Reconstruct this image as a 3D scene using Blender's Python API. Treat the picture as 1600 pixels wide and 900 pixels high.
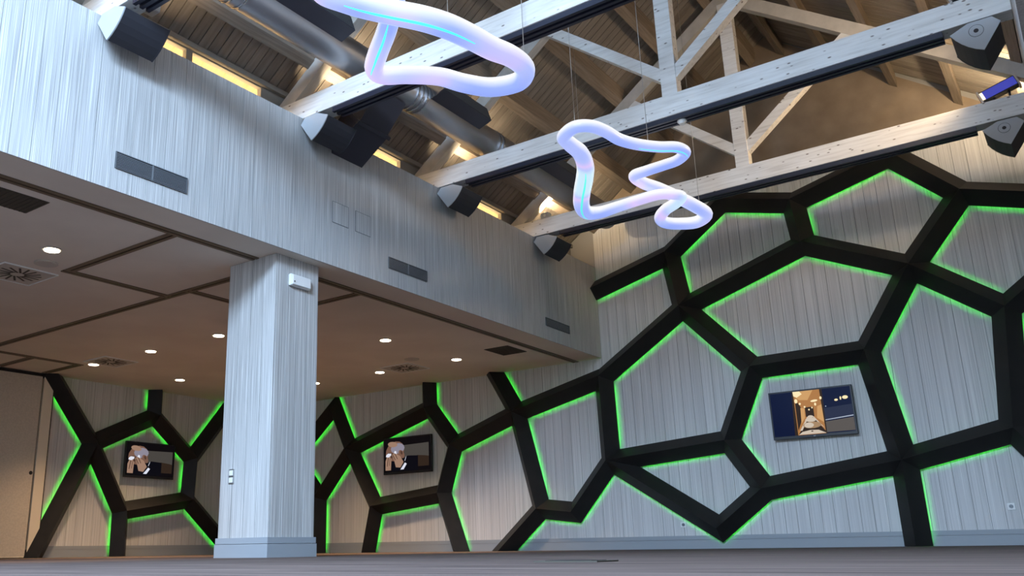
import bpy, math, random
from mathutils import Vector, Matrix
random.seed(7)
for o in list(bpy.data.objects): bpy.data.objects.remove(o, do_unlink=True)
S = bpy.context.scene
COL = S.collection

# ------------------------------------------------------------------ camera
cam_d = bpy.data.cameras.new('camera')
cam = bpy.data.objects.new('camera', cam_d); COL.objects.link(cam)
cam_d.sensor_width = 36.0
cam_d.lens = 1376.41 / 1600 * 36.0
cam_d.shift_x = (800 - 656.03) / 1600
cam_d.shift_y = (464.5 - 450) / 1600
cam_d.clip_start = 0.02
Rm = Matrix.Rotation(0.6521215, 3, 'Z') @ Matrix.Rotation(1.8484527, 3, 'X') @ Matrix.Rotation(-0.0145933, 3, 'Z')
cam.matrix_world = Matrix.Translation((0, 0, 0.065)) @ Rm.to_4x4()
S.camera = cam

# ------------------------------------------------------------------ world, daylight, exposure
W = bpy.data.worlds.new('world'); S.world = W; W.use_nodes = True
W.node_tree.nodes['Background'].inputs[0].default_value = (0.55, 0.72, 1.0, 1)
W.node_tree.nodes['Background'].inputs[1].default_value = 0.6
S.view_settings.view_transform = 'Standard'
S.view_settings.look = 'None'
S.view_settings.gamma = 1.0
S.view_settings.use_curve_mapping = False
S.view_settings.exposure = 0.0

def area_light(name, loc, rot, sx, sy, power, color, parent=None, shape='RECTANGLE', spread=None):
    d = bpy.data.lights.new(name, 'AREA'); d.shape = shape; d.size = sx
    if shape == 'RECTANGLE': d.size_y = sy
    d.energy = power; d.color = color
    if spread: d.spread = spread
    o = bpy.data.objects.new(name, d); COL.objects.link(o)
    o.rotation_euler = rot
    o.location = loc
    if parent:
        o.parent = parent; o.location = Vector(loc) - parent.location
    return o

COOL = (0.50, 0.71, 1.0)
WARM = (1.0, 0.78, 0.50)
PITCH = math.atan(0.735)
RX = -3.14                 # ridge line of the hall
# daylight through the two roof lights behind the camera
area_light('skylight_daylight', (-1.24, -3.7, 6.44), (0, PITCH, 0), 1.9, 6.4, 3350, COOL)
area_light('skylight_daylight', (-5.04, -3.7, 6.44), (0, -PITCH, 0), 1.9, 6.4, 1450, COOL)

# ------------------------------------------------------------------ materials
def mat(name, color, rough=0.6, metal=0.0, spec=0.5, emit=None, estr=0.0):
    m = bpy.data.materials.new(name); m.use_nodes = True
    b = m.node_tree.nodes['Principled BSDF']
    b.inputs['Base Color'].default_value = (*color, 1)
    b.inputs['Roughness'].default_value = rough
    b.inputs['Metallic'].default_value = metal
    b.inputs['Specular IOR Level'].default_value = spec
    if emit:
        b.inputs['Emission Color'].default_value = (*emit, 1)
        b.inputs['Emission Strength'].default_value = estr
    return m

def nd(m, t, **kw):
    n = m.node_tree.nodes.new(t)
    for k, v in kw.items():
        setattr(n, k, v)
    return n

def ramp(m, stops):
    r = nd(m, 'ShaderNodeValToRGB')
    el = r.color_ramp.elements
    el[0].position, el[0].color = stops[0][0], (*stops[0][1], 1)
    el[1].position, el[1].color = stops[-1][0], (*stops[-1][1], 1)
    for p, c in stops[1:-1]:
        e = el.new(p); e.color = (*c, 1)
    return r

def noise_mat(name, stops, scale, vec=(1, 1, 1), rough=0.6, metal=0.0, detail=4.0, bump=0.0, rand=0.0, spec=0.5, lin=None):
    """colour from a noise stretched over the world position"""
    m = mat(name, stops[0][1], rough, metal, spec); lk = m.node_tree.links.new
    b = m.node_tree.nodes['Principled BSDF']
    g = nd(m, 'ShaderNodeNewGeometry'); mp = nd(m, 'ShaderNodeMapping')
    mp.inputs['Scale'].default_value = vec
    lk(g.outputs['Position'], mp.inputs['Vector'])
    n = nd(m, 'ShaderNodeTexNoise'); n.inputs['Scale'].default_value = scale; n.inputs['Detail'].default_value = detail
    lk(mp.outputs[0], n.inputs['Vector'])
    r = ramp(m, stops); lk(n.outputs['Fac'], r.inputs[0])
    out = r.outputs[0]
    if rand:
        oi = nd(m, 'ShaderNodeObjectInfo'); mr = nd(m, 'ShaderNodeMapRange')
        mr.inputs['To Min'].default_value = 1 - rand; mr.inputs['To Max'].default_value = 1 + rand
        lk(oi.outputs['Random'], mr.inputs['Value'])
        mx = nd(m, 'ShaderNodeVectorMath', operation='SCALE'); lk(out, mx.inputs[0]); lk(mr.outputs[0], mx.inputs['Scale'])
        out = mx.outputs[0]
    lk(out, b.inputs['Base Color'])
    if bump:
        bp = nd(m, 'ShaderNodeBump'); bp.inputs['Strength'].default_value = bump; bp.inputs['Distance'].default_value = 0.01
        lk(n.outputs['Fac'], bp.inputs['Height']); lk(bp.outputs[0], b.inputs['Normal'])
    return m

def striped(name, lo, mid, hi, fine=70.0):
    """wall panels: fine vertical streaks that run up the board"""
    m = noise_mat(name, [(0.36, lo), (0.47, mid), (0.54, mid), (0.66, hi)], fine, (1, 1, 0.006), 0.55, detail=3.0, bump=0.12, rand=0.035)
    return m

M = {}
M['panel'] = striped('streaked_wall_panel', (0.32, 0.315, 0.305), (0.50, 0.49, 0.475), (0.74, 0.73, 0.71), 150)
M['panel_fine'] = striped('fine_streaked_wall_panel', (0.53, 0.52, 0.505), (0.625, 0.61, 0.595), (0.73, 0.715, 0.695), 75)
M['joint'] = mat('panel_joint', (0.33, 0.32, 0.31), 0.8)
M['base'] = mat('painted_baseboard', (0.32, 0.345, 0.37), 0.5)
M['gable'] = noise_mat('shade_toned_gable', [(0.35, (0.25, 0.19, 0.135)), (0.7, (0.33, 0.255, 0.185))], 3, rough=0.9)  # shade on the upper gable is put into this darker brown
M['ceil'] = noise_mat('ceiling_plaster', [(0.4, (0.74, 0.67, 0.585)), (0.65, (0.80, 0.73, 0.64))], 1.2, rough=0.85)
M['floor'] = noise_mat('streaked_floor', [(0.3, (0.065, 0.046, 0.040)), (0.5, (0.108, 0.077, 0.067)), (0.7, (0.165, 0.12, 0.103))], 9, (0.10, 1.2, 1), 0.75, detail=6, spec=0.12)
M['deck'] = noise_mat('roof_plank_wood', [(0.3, (0.25, 0.215, 0.18)), (0.5, (0.29, 0.25, 0.21)), (0.7, (0.34, 0.295, 0.25))], 5, (0.6, 5, 0.6), 0.7, rand=0.14, bump=0.1)
M['deckback'] = mat('dark_roof_felt', (0.05, 0.04, 0.03), 0.9)
M['purlin'] = noise_mat('brown_purlin_wood', [(0.3, (0.22, 0.17, 0.125)), (0.7, (0.33, 0.265, 0.205))], 6, (8, 0.4, 8), 0.7, rand=0.08)
M['rafter'] = noise_mat('greywashed_rafter', [(0.3, (0.52, 0.49, 0.44)), (0.7, (0.66, 0.62, 0.56))], 8, (0.7, 6, 0.7), 0.65)

def whitewash():
    m = mat('whitewashed_timber', (0.8, 0.78, 0.74), 0.6); lk = m.node_tree.links.new
    b = m.node_tree.nodes['Principled BSDF']
    g = nd(m, 'ShaderNodeNewGeometry')
    mp = nd(m, 'ShaderNodeMapping'); mp.inputs['Scale'].default_value = (0.6, 5, 9); lk(g.outputs['Position'], mp.inputs[0])
    n = nd(m, 'ShaderNodeTexNoise'); n.inputs['Scale'].default_value = 4; n.inputs['Detail'].default_value = 8; lk(mp.outputs[0], n.inputs['Vector'])
    r = ramp(m, [(0.3, (0.72, 0.70, 0.66)), (0.5, (0.86, 0.845, 0.81)), (0.75, (0.93, 0.92, 0.89))]); lk(n.outputs['Fac'], r.inputs[0])
    mk = nd(m, 'ShaderNodeMapping'); mk.inputs['Scale'].default_value = (7.0, 9, 16); lk(g.outputs['Position'], mk.inputs[0])
    v = nd(m, 'ShaderNodeTexVoronoi'); v.inputs['Scale'].default_value = 1.0; lk(mk.outputs[0], v.inputs['Vector'])
    k = ramp(m, [(0.08, (0.25, 0.21, 0.18)), (0.16, (1, 1, 1))]); lk(v.outputs['Distance'], k.inputs[0])
    mx = nd(m, 'ShaderNodeMix', data_type='RGBA', blend_type='MULTIPLY'); mx.inputs['Factor'].default_value = 1.0
    lk(r.outputs[0], mx.inputs['A']); lk(k.outputs[0], mx.inputs['B']); lk(mx.outputs['Result'], b.inputs['Base Color'])
    return m
M['beam'] = whitewash()
M['black'] = mat('black_metal', (0.012, 0.013, 0.018), 0.4)
M['track'] = mat('dark_navy_track', (0.02, 0.022, 0.04), 0.4)
M['bar'] = noise_mat('charcoal_lattice_laminate', [(0.3, (0.012, 0.0115, 0.0115)), (0.7, (0.018, 0.0165, 0.0155))], 5, rough=0.5, spec=0.3)
M['green'] = mat('green_led_strip', (0.05, 0.3, 0.03), 0.5, emit=(0.03, 1.0, 0.03), estr=11.5)
M['duct'] = mat('galvanised_duct', (0.42, 0.42, 0.44), 0.42, 0.9)
M['ring'] = mat('duct_collar_metal', (0.45, 0.45, 0.46), 0.25, 0.95)
M['ductdark'] = mat('dark_grey_sheet_metal', (0.055, 0.055, 0.075), 0.5, 0.2)
M['spk'] = mat('speaker_dark_grille', (0.028, 0.028, 0.036), 0.6)
M['spkcap'] = mat('speaker_light_end_cap', (0.50, 0.53, 0.56), 0.45)
M['vent'] = mat('grey_vent_metal', (0.14, 0.15, 0.16), 0.5, 0.3)
M['ventslat'] = mat('vent_slat_metal', (0.22, 0.235, 0.25), 0.45, 0.3)
M['white'] = mat('white_plastic', (0.82, 0.82, 0.80), 0.4)
M['whiteceil'] = mat('cream_painted_metal', (0.58, 0.54, 0.48), 0.6)
M['grilledark'] = mat('dark_ceiling_grille', (0.07, 0.06, 0.045), 0.7)
M['trim'] = mat('brown_track_trim', (0.16, 0.115, 0.075), 0.5)
M['slit'] = mat('black_track_slit', (0.01, 0.008, 0.006), 0.8)
M['door'] = noise_mat('beige_partition_fabric', [(0.4, (0.54, 0.47, 0.375)), (0.6, (0.60, 0.525, 0.42))], 40, rough=0.8)
M['cream'] = mat('cream_post_paint', (0.78, 0.68, 0.52), 0.6)
M['lamp'] = mat('downlight_glow', (1, 0.9, 0.7), 0.5, emit=(1.0, 0.86, 0.62), estr=14)
M['warmlens'] = mat('uplight_lens', (1, 0.9, 0.7), 0.5, emit=(1.0, 0.75, 0.42), estr=2.2)
M['winframe'] = mat('greyed_window_frame', (0.30, 0.27, 0.23), 0.7)
M['blueglass'] = mat('blue_lamp_glass', (0.06, 0.07, 0.45), 0.2, emit=(0.10, 0.12, 0.85), estr=0.35)
M['chrome'] = mat('bright_metal', (0.6, 0.6, 0.6), 0.3, 0.9)
M['wire'] = mat('steel_wire', (0.55, 0.53, 0.5), 0.4, 0.6)
M['eave'] = noise_mat('warm_eave_wood', [(0.3, (0.55, 0.41, 0.23)), (0.7, (0.70, 0.55, 0.34))], 6, (0.5, 6, 0.5), 0.7)

def glass_mat():
    m = bpy.data.materials.new('clear_pane'); m.use_nodes = True; nt = m.node_tree
    nt.nodes.remove(nt.nodes['Principled BSDF'])
    t = nd(m, 'ShaderNodeBsdfTransparent'); g = nd(m, 'ShaderNodeBsdfGlossy'); g.inputs['Roughness'].default_value = 0.03
    mx = nd(m, 'ShaderNodeMixShader'); mx.inputs[0].default_value = 0.06
    nt.links.new(t.outputs[0], mx.inputs[1]); nt.links.new(g.outputs[0], mx.inputs[2])
    nt.links.new(mx.outputs[0], nt.nodes['Material Output'].inputs[0])
    return m
M['glass'] = glass_mat()

def tube_mat():
    """translucent plastic tube lit from inside by white, blue and pink LEDs"""
    m = mat('glowing_tube_plastic', (0.22, 0.23, 0.30), 0.3); lk = m.node_tree.links.new
    b = m.node_tree.nodes['Principled BSDF']
    g = nd(m, 'ShaderNodeNewGeometry')
    sx = nd(m, 'ShaderNodeSeparateXYZ'); lk(g.outputs['Normal'], sx.inputs[0])
    n = nd(m, 'ShaderNodeTexNoise'); n.inputs['Scale'].default_value = 1.3; n.inputs['Detail'].default_value = 0.5
    lk(g.outputs['Position'], n.inputs['Vector'])
    r = ramp(m, [(0.30, (0.30, 0.42, 1.0)), (0.44, (0.46, 0.54, 1.0)), (0.53, (0.74, 0.58, 1.0)), (0.60, (0.50, 0.58, 1.0)), (0.68, (0.62, 0.86, 1.0))])
    lk(n.outputs['Fac'], r.inputs[0])
    mr = nd(m, 'ShaderNodeMapRange'); mr.inputs['From Min'].default_value = -0.60; mr.inputs['From Max'].default_value = 0.30
    lk(sx.outputs['Z'], mr.inputs['Value'])
    mx = nd(m, 'ShaderNodeMix', data_type='RGBA'); mx.inputs['B'].default_value = (1.0, 1.0, 1.0, 1)
    lk(mr.outputs[0], mx.inputs['Factor']); lk(r.outputs[0], mx.inputs['A'])
    lk(mx.outputs['Result'], b.inputs['Emission Color'])
    b.inputs['Emission Strength'].default_value = 0.92
    return m
M['tube'] = tube_mat()
M['cyan'] = mat('cyan_led_reflection', (0.1, 0.8, 0.7), 0.4, emit=(0.10, 1.0, 0.85), estr=0.9)  # reflection of the LEDs, put into an emitting colour

# ------------------------------------------------------------------ helpers
def tag(o, label=None, cat=None, group=None, kind=None):
    if label: o['label'] = label
    if cat: o['category'] = cat
    if group: o['group'] = group
    if kind: o['kind'] = kind
    return o

def empty(name, loc, label=None, cat=None, group=None, kind=None):
    o = bpy.data.objects.new(name, None); COL.objects.link(o); o.location = loc
    o.empty_display_size = 0.1
    return tag(o, label, cat, group, kind)

def wloc(o):
    v = Vector((0, 0, 0))
    while o is not None:
        v += o.location; o = o.parent
    return v

def mesh(name, verts, faces, m, parent=None, smooth=False, origin=None):
    """verts in world coordinates; the object sits at its own base point"""
    vs = [Vector(v) for v in verts]
    if origin is None:
        lo = [min(v[i] for v in vs) for i in range(3)]; hi = [max(v[i] for v in vs) for i in range(3)]
        origin = Vector(((lo[0] + hi[0]) / 2, (lo[1] + hi[1]) / 2, lo[2]))
    me = bpy.data.meshes.new(name)
    me.from_pydata([v - origin for v in vs], [], faces); me.update()
    if isinstance(m, (list, tuple)):
        for q in m: me.materials.append(q)
    else: me.materials.append(m)
    if smooth: me.polygons.foreach_set('use_smooth', [True] * len(me.polygons))
    o = bpy.data.objects.new(name, me); COL.objects.link(o)
    if parent is not None:
        o.parent = parent; o.location = origin - wloc(parent)
    else: o.location = origin
    return o

BF = [(0, 3, 2, 1), (4, 5, 6, 7), (0, 1, 5, 4), (1, 2, 6, 5), (2, 3, 7, 6), (3, 0, 4, 7)]
def boxv(a, b):
    x0, y0, z0 = a; x1, y1, z1 = b
    return [(x0, y0, z0), (x1, y0, z0), (x1, y1, z0), (x0, y1, z0), (x0, y0, z1), (x1, y0, z1), (x1, y1, z1), (x0, y1, z1)]
def box(name, a, b, m, parent=None, bevel=0.0):
    lo = [min(a[i], b[i]) for i in range(3)]; hi = [max(a[i], b[i]) for i in range(3)]
    o = mesh(name, boxv(lo, hi), BF, m, parent)
    if bevel:
        bv = o.modifiers.new('bevel', 'BEVEL'); bv.width = bevel; bv.segments = 2
    return o
def boxes(name, lst, m, parent=None):
    V, F = [], []
    for a, b in lst:
        lo = [min(a[i], b[i]) for i in range(3)]; hi = [max(a[i], b[i]) for i in range(3)]
        k = len(V); V += boxv(lo, hi); F += [tuple(i + k for i in f) for f in BF]
    return mesh(name, V, F, m, parent)
def prism(name, poly, axis, c0, c1, m, parent=None, smooth=False):
    """poly: 2-D outline; axis: the extruded axis 'x' 'y' or 'z'"""
    def p3(p, c):
        if axis == 'y': return (p[0], c, p[1])
        if axis == 'x': return (c, p[0], p[1])
        return (p[0], p[1], c)
    n = len(poly)
    ar = sum(poly[i][0] * poly[(i + 1) % n][1] - poly[(i + 1) % n][0] * poly[i][1] for i in range(n))
    if (ar > 0) == (axis == 'y'): poly = poly[::-1]
    V = [p3(p, c0) for p in poly] + [p3(p, c1) for p in poly]
    F = [tuple(range(n))[::-1], tuple(range(n, 2 * n))] + [(i, (i + 1) % n, n + (i + 1) % n, n + i) for i in range(n)]
    return mesh(name, V, F, m, parent, smooth)
def cyl(name, p0, p1, r0, m, parent=None, seg=24, r1=None, smooth=True, caps=True):
    p0 = Vector(p0); p1 = Vector(p1); r1 = r0 if r1 is None else r1
    d = (p1 - p0).normalized(); u = d.orthogonal().normalized(); w = d.cross(u)
    V = []
    for p, r in ((p0, r0), (p1, r1)):
        for i in range(seg):
            a = 2 * math.pi * i / seg
            V.append(p + (u * math.cos(a) + w * math.sin(a)) * r)
    F = [(i, (i + 1) % seg, seg + (i + 1) % seg, seg + i) for i in range(seg)]
    if caps: F += [tuple(range(seg))[::-1], tuple(range(seg, 2 * seg))]
    o = mesh(name, V, F, m, parent)
    if smooth:
        for p in o.data.polygons: p.use_smooth = len(p.vertices) == 4
    return o

D, FX, H = 13.29, -6.353, 3.075
LX = -14.39                       # left wall
FT = 4.65                         # top of the upper wall on the left
RW = 0.06                         # upper wall on the right
Y0 = -9.0                         # wall behind the camera
CH = [3.74, 6.245, 8.76, 11.24]   # front faces of the four tie beams
def zr(x, dz=0.0):                # top of rafters
    return 5.27 + 0.735 * (x - FX if x < RX else (2 * RX - x) - FX) + dz

# ------------------------------------------------------------------ shell
tag(box('floor', (LX - 0.3, Y0 - 0.2, -0.1), (3.2, D + 0.3, 0.0), M['floor']), kind='structure')
tag(box('ceiling', (LX - 0.3, Y0, H), (FX - 0.2, D + 0.1, H + 0.12), M['ceil']), kind='structure')
tag(box('ceiling', (RW + 0.19, Y0, H), (3.2, D + 0.1, H + 0.12), M['ceil']), kind='structure')
tag(box('wall_front', (LX - 0.3, Y0 - 0.2, 0), (3.2, Y0, 8.0), M['ceil']), kind='structure')
tag(box('wall_right', (3.0, Y0, 0), (3.2, D + 0.1, H), M['ceil']), kind='structure')
wr = tag(box('wall_right_upper', (RW, Y0, H), (RW + 0.19, D, 5.5), M['panel_fine']), kind='structure')

def board_row_x(parent, x0, x1, pitch, yf, zb, ztop, m, gap=0.0045, th=0.016):
    n = max(1, round((x1 - x0) / pitch)); w = (x1 - x0) / n
    for i in range(n):
        a, b = x0 + i * w + gap / 2, x0 + (i + 1) * w - gap / 2
        za, zb2 = ztop(a), ztop(b)
        V = [(a, yf, zb), (b, yf, zb), (b, yf + th, zb), (a, yf + th, zb), (a, yf, za), (b, yf, zb2), (b, yf + th, zb2), (a, yf + th, za)]
        mesh('panel', V, BF, m, parent)
def board_row_y(parent, y0, y1, pitch, xf, zb, zt, m, gap=0.005, th=0.016, sgn=1):
    n = max(1, round((y1 - y0) / pitch)); w = (y1 - y0) / n
    for i in range(n):
        box('panel', (xf, y0 + i * w + gap / 2, zb), (xf - sgn * th, y0 + (i + 1) * w - gap / 2, zt), m, parent)

BH = 0.19
# back wall with the lattice
wb = tag(box('wall_back', (LX - 0.3, D + 0.016, 0), (3.2, D + 0.25, 8.2), M['joint']), kind='structure')
board_row_x(wb, LX, FX, 0.165, D, BH, lambda x: H, M['panel_fine'])
board_row_x(wb, FX, RW, 0.165, D, BH, lambda x: min(5.45, zr(x, 0.23)), M['panel_fine'])
board_row_x(wb, RW, 3.0, 0.165, D, BH, lambda x: H, M['panel_fine'])
g0 = [(FX - 0.4, 5.0), (-6.10, 5.45), (-0.18, 5.45), (RW, 5.3), (RW, zr(RW, 0.17)), (RX, zr(RX, 0.17)), (FX - 0.4, zr(FX - 0.4, 0.17))]
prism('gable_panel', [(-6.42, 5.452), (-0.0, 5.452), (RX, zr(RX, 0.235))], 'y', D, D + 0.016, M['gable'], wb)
def baseboard_x(name, x0, x1, yf):
    r = empty(name, ((x0 + x1) / 2, yf, 0), kind='structure')
    box('lower_board', (x0, yf - 0.022, 0), (x1, yf, 0.128), M['base'], r)
    box('upper_board', (x0, yf - 0.017, 0.132), (x1, yf, BH), M['base'], r)
def baseboard_y(name, y0, y1, xf):
    r = empty(name, (xf, (y0 + y1) / 2, 0), kind='structure')
    box('lower_board', (xf, y0, 0), (xf + 0.022, y1, 0.128), M['base'], r)
    box('upper_board', (xf, y0, 0.132), (xf + 0.017, y1, BH), M['base'], r)
baseboard_x('baseboard_back', LX, 3.0, D + 0.016)
baseboard_y('baseboard_left', 8.22, D, LX - 0.016)
# left wall
wl = tag(box('wall_left', (LX - 0.25, Y0, 0), (LX - 0.016, D, H), M['joint']), kind='structure')
board_row_y(wl, 8.22, D, 0.165, LX, BH, H, M['panel_fine'])
# upper wall on the left (fascia)
wf = tag(box('wall_left_upper', (FX - 0.20, Y0, H), (FX - 0.016, D, FT - 0.002), M['joint']), kind='structure')
board_row_y(wf, 0.18, D, 0.18, FX, H - 0.004, FT, M['panel'])
box('wall_cap', (FX - 0.2, Y0, FT - 0.002), (FX - 0.016, D, FT + 0.004), M['base'], wf)
box('soffit', (FX - 0.2, Y0, H - 0.003), (FX - 0.016, D, H), M['ceil'], wf)

# clerestory wall behind the fascia, with windows between the trusses
CX = -6.80
tag(box('wall_clerestory', (CX - 0.1, Y0, H + 0.12), (CX, D, 4.62), M['winframe']), kind='structure')
tag(box('trim_1', (CX - 0.08, Y0, 5.105), (CX + 0.05, D, 5.165), M['winframe']), kind='structure')
for i, c in enumerate([1.26] + CH):
    ya, yb = c + 0.34, min(c + 2.33, D - 0.05)
    w = empty('window_%d' % (i + 1), (CX, (ya + yb) / 2, 4.62), kind='structure')
    f = boxes('window_frame', [((CX - 0.06, ya, 4.62), (CX, ya + 0.06, 5.105)), ((CX - 0.06, yb - 0.06, 4.62), (CX, yb, 5.105)),
          ((CX - 0.06, ya + 0.06, 4.62), (CX, yb - 0.06, 4.68)), ((CX - 0.06, ya + 0.06, 5.085), (CX, yb - 0.06, 5.105))], M['winframe'], w)
    ym = ya + 0.47 * (yb - ya)
    box('mullion', (CX - 0.06, ym - 0.04, 4.68), (CX, ym + 0.04, 5.085), M['winframe'], w)
    box('pane', (CX - 0.035, ya + 0.06, 4.68), (CX - 0.03, ym - 0.04, 5.085), M['glass'], w)
    box('pane', (CX - 0.035, ym + 0.04, 4.68), (CX - 0.03, yb - 0.06, 5.085), M['glass'], w)
    box('wall_infill', (CX - 0.08, yb, 4.62), (CX, yb + 0.5 if yb + 0.5 < D else D, 5.105), M['winframe'], w)

# roof decks: planks that run up the slope
def deck(name, side):
    X = (lambda x: x) if side < 0 else (lambda x: 2 * RX - x)
    def slab(nm, xa, xb, ya, yb, dz, th, m, par):
        V = []
        for d in (dz, dz + th):
            for (x, y) in ((xa, ya), (xb, ya), (xb, yb), (xa, yb)):
                V.append((X(x), y, zr(x, d)))
        F = BF if side < 0 else [f[::-1] for f in BF]
        return mesh(nm, V, F, m, par)
    xe = -7.75 if side < 0 else -6.9
    r = empty(name, (X(-5.0), 6, 5.4), kind='structure')
    slab('roof_felt', xe, RX, -0.3, D + 0.2, 0.275, 0.05, M['deckback'], r)
    y = -0.3; w = 0.1255
    while y < D:
        slab('plank', -6.86 if side < 0 else -6.6, RX, y + 0.010, min(y + w, D), 0.24, 0.024, M['deck'], r)
        y += w
    if side < 0:
        slab('eave_soffit', -7.75, -6.87, -0.3, D, 0.22, 0.03, M['eave'], r)
    # roof light behind the camera: solid deck round one long opening
    slab('deck_end', xe, RX, Y0 - 0.2, -7.1, 0.24, 0.08, M['deck'], r)
    slab('deck_lower', xe, -5.95, -7.1, -0.3, 0.24, 0.08, M['deck'], r)
    slab('deck_upper', -4.2, RX, -7.1, -0.3, 0.24, 0.08, M['deck'], r)
    return r
deck('ceiling_roof_left', -1)
deck('ceiling_roof_right', 1)

# ceiling tracks of the movable wall: two brown strips with a slit between
tn = [1]
def ctrack(p, q):
    tn[0] += 1
    r = empty('trim_%d' % tn[0], ((p[0] + q[0]) / 2, (p[1] + q[1]) / 2, H - 0.012), kind='structure')
    hz = 0.055
    if abs(p[0] - q[0]) < 0.01:
        y0, y1 = min(p[1], q[1]) - hz, max(p[1], q[1]) + hz; x = p[0]
        for s in (-1, 1): box('track_strip', (x + s * 0.012, y0, H - 0.012), (x + s * hz, y1, H - 0.0005), M['trim'], r)
        box('track_slit', (x - 0.012, y0, H - 0.004), (x + 0.012, y1, H - 0.0005), M['slit'], r)
    else:
        x0, x1 = min(p[0], q[0]) + hz, max(p[0], q[0]) - hz; y = p[1]
        for s in (-1, 1): box('track_strip', (x0, y + s * 0.012, H - 0.0115), (x1, y + s * hz, H - 0.0005), M['trim'], r)
        box('track_slit', (x0, y - 0.012, H - 0.0035), (x1, y + 0.012, H - 0.0005), M['slit'], r)
ctrack((-6.83, 0.0), (-6.83, 6.0)); ctrack((-6.83, 6.74), (-6.83, D - 0.06))
ctrack((-6.83, 5.02), (-8.73, 5.02)); ctrack((-8.73, 5.02), (-8.73, 6.36))
ctrack((-7.19, 6.36), (-13.2, 6.36)); ctrack((-8.335, 6.36), (-8.335, 7.77)); ctrack((-6.83, 7.77), (-8.335, 7.77))
ctrack((-13.2, 6.36), (-13.2, 7.95)); ctrack((-13.2, 7.95), (-14.3, 7.95)); ctrack((-13.2, 7.15), (-14.3, 7.15))

# ------------------------------------------------------------------ column
c = empty('column', (-6.875, 6.37, 0), 'square column clad in pale streaked boards standing under the soffit edge', 'column')
box('core', (-7.224, 6.076, 0), (-6.526, 6.674, H - 0.004), M['joint'], c)
board_row_x(c, -7.24, -6.51, 0.183, 6.06, BH, lambda x: H - 0.004, M['panel'], gap=0.006)
board_row_x(c, -7.24, -6.51, 0.183, 6.674, BH, lambda x: H - 0.004, M['panel'], gap=0.006)
board_row_y(c, 6.077, 6.673, 0.149, -6.51, BH, H - 0.004, M['panel'], gap=0.006)
board_row_y(c, 6.077, 6.673, 0.149, -7.24, BH, H - 0.004, M['panel'], gap=0.006, sgn=-1)
def ring(nm, e, z0, z1):
    a, b, p, q = -7.24, -6.51, 6.06, 6.69
    return boxes(nm, [((a - e, p - e, z0), (b + e, p, z1)), ((a - e, q, z0), (b + e, q + e, z1)), ((a - e, p, z0), (a, q, z1)), ((b, p, z0), (b + e, q, z1))], M['base'], c)
ring('plinth', 0.022, 0, 0.128); ring('plinth_cap', 0.016, 0.132, BH)

# ------------------------------------------------------------------ lattice of triangular bars on the walls
MAIN = {'A':(-4.374,1.531),'B':(-3.892,2.569),'C':(-4.866,3.669),'D':(-5.004,4.588),'E':(-4.077,5.255),'F':(-3.031,4.977),'I':(-2.957,4.301),'G':(-1.658,5.343),'J':(-1.640,3.675),'K':(-0.897,4.566),'K2':(0.293,4.186),'N':(-0.663,2.908),'N2':(0.2,3.555),'O':(-0.826,1.389),'O2':(0.1,0.01),'P':(-2.103,1.090),'M':(-2.341,2.596),'S':(-3.928,0.814),'R':(-6.289,1.371),'V':(-4.627,0.284),'U1':(-7.604,0.673),'U2':(-6.963,0.594),'T':(-6.313,2.736),'W':(-8.000,2.322),'X':(-9.337,1.868),'Y':(-9.905,2.601),'AA':(-11.887,1.991),'BB':(-12.326,2.889),'CC':(-11.223,0.848),'Z':(-9.631,1.022),'DD':(-12.711,1.080),'Q':(-13.45,1.95),'fasc':(-6.45,4.205),'fP':(-2.095,-0.05),'fU1':(-8.44,-0.05),'cW':(-8.44,3.1),'cY':(-9.912,3.1),'fCC':(-11.44,-0.05),'fZ':(-9.25,-0.05),'fDD':(-12.718,-0.05),'Q2':(-14.5,2.0)}
MBARS = 'A-B A-R A-S B-C B-M C-D C-T C-I D-E D-fasc E-F F-G F-I I-J G-K K-J K-K2 J-N J-M N-N2 N-O O-P O-O2 P-M P-S P-fP S-V R-V R-T R-U2 U1-U2 U1-W U1-fU1 T-W W-X W-cW X-Y X-Z Y-AA Y-cY Z-CC Z-fZ CC-AA CC-fCC AA-BB AA-DD DD-fDD DD-Q BB-Q Q-Q2'.split()
LEFT = {'a':(9.023,1.955),'b':(10.309,2.577),'d':(11.235,1.837),'e':(11.197,1.037),'c':(9.719,0.792),'ca':(8.12,3.09),'cb':(10.303,3.1),'fa':(8.10,-0.02),'fc':(9.729,-0.05),'dr':(12.26,3.11),'er':(12.48,-0.05)}
LBARS = 'a-b a-c a-ca a-fa b-d b-cb d-e d-dr e-c e-er c-fc'.split()
GAP, RIDGE, HW = 0.06, 0.20, 0.163

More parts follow.
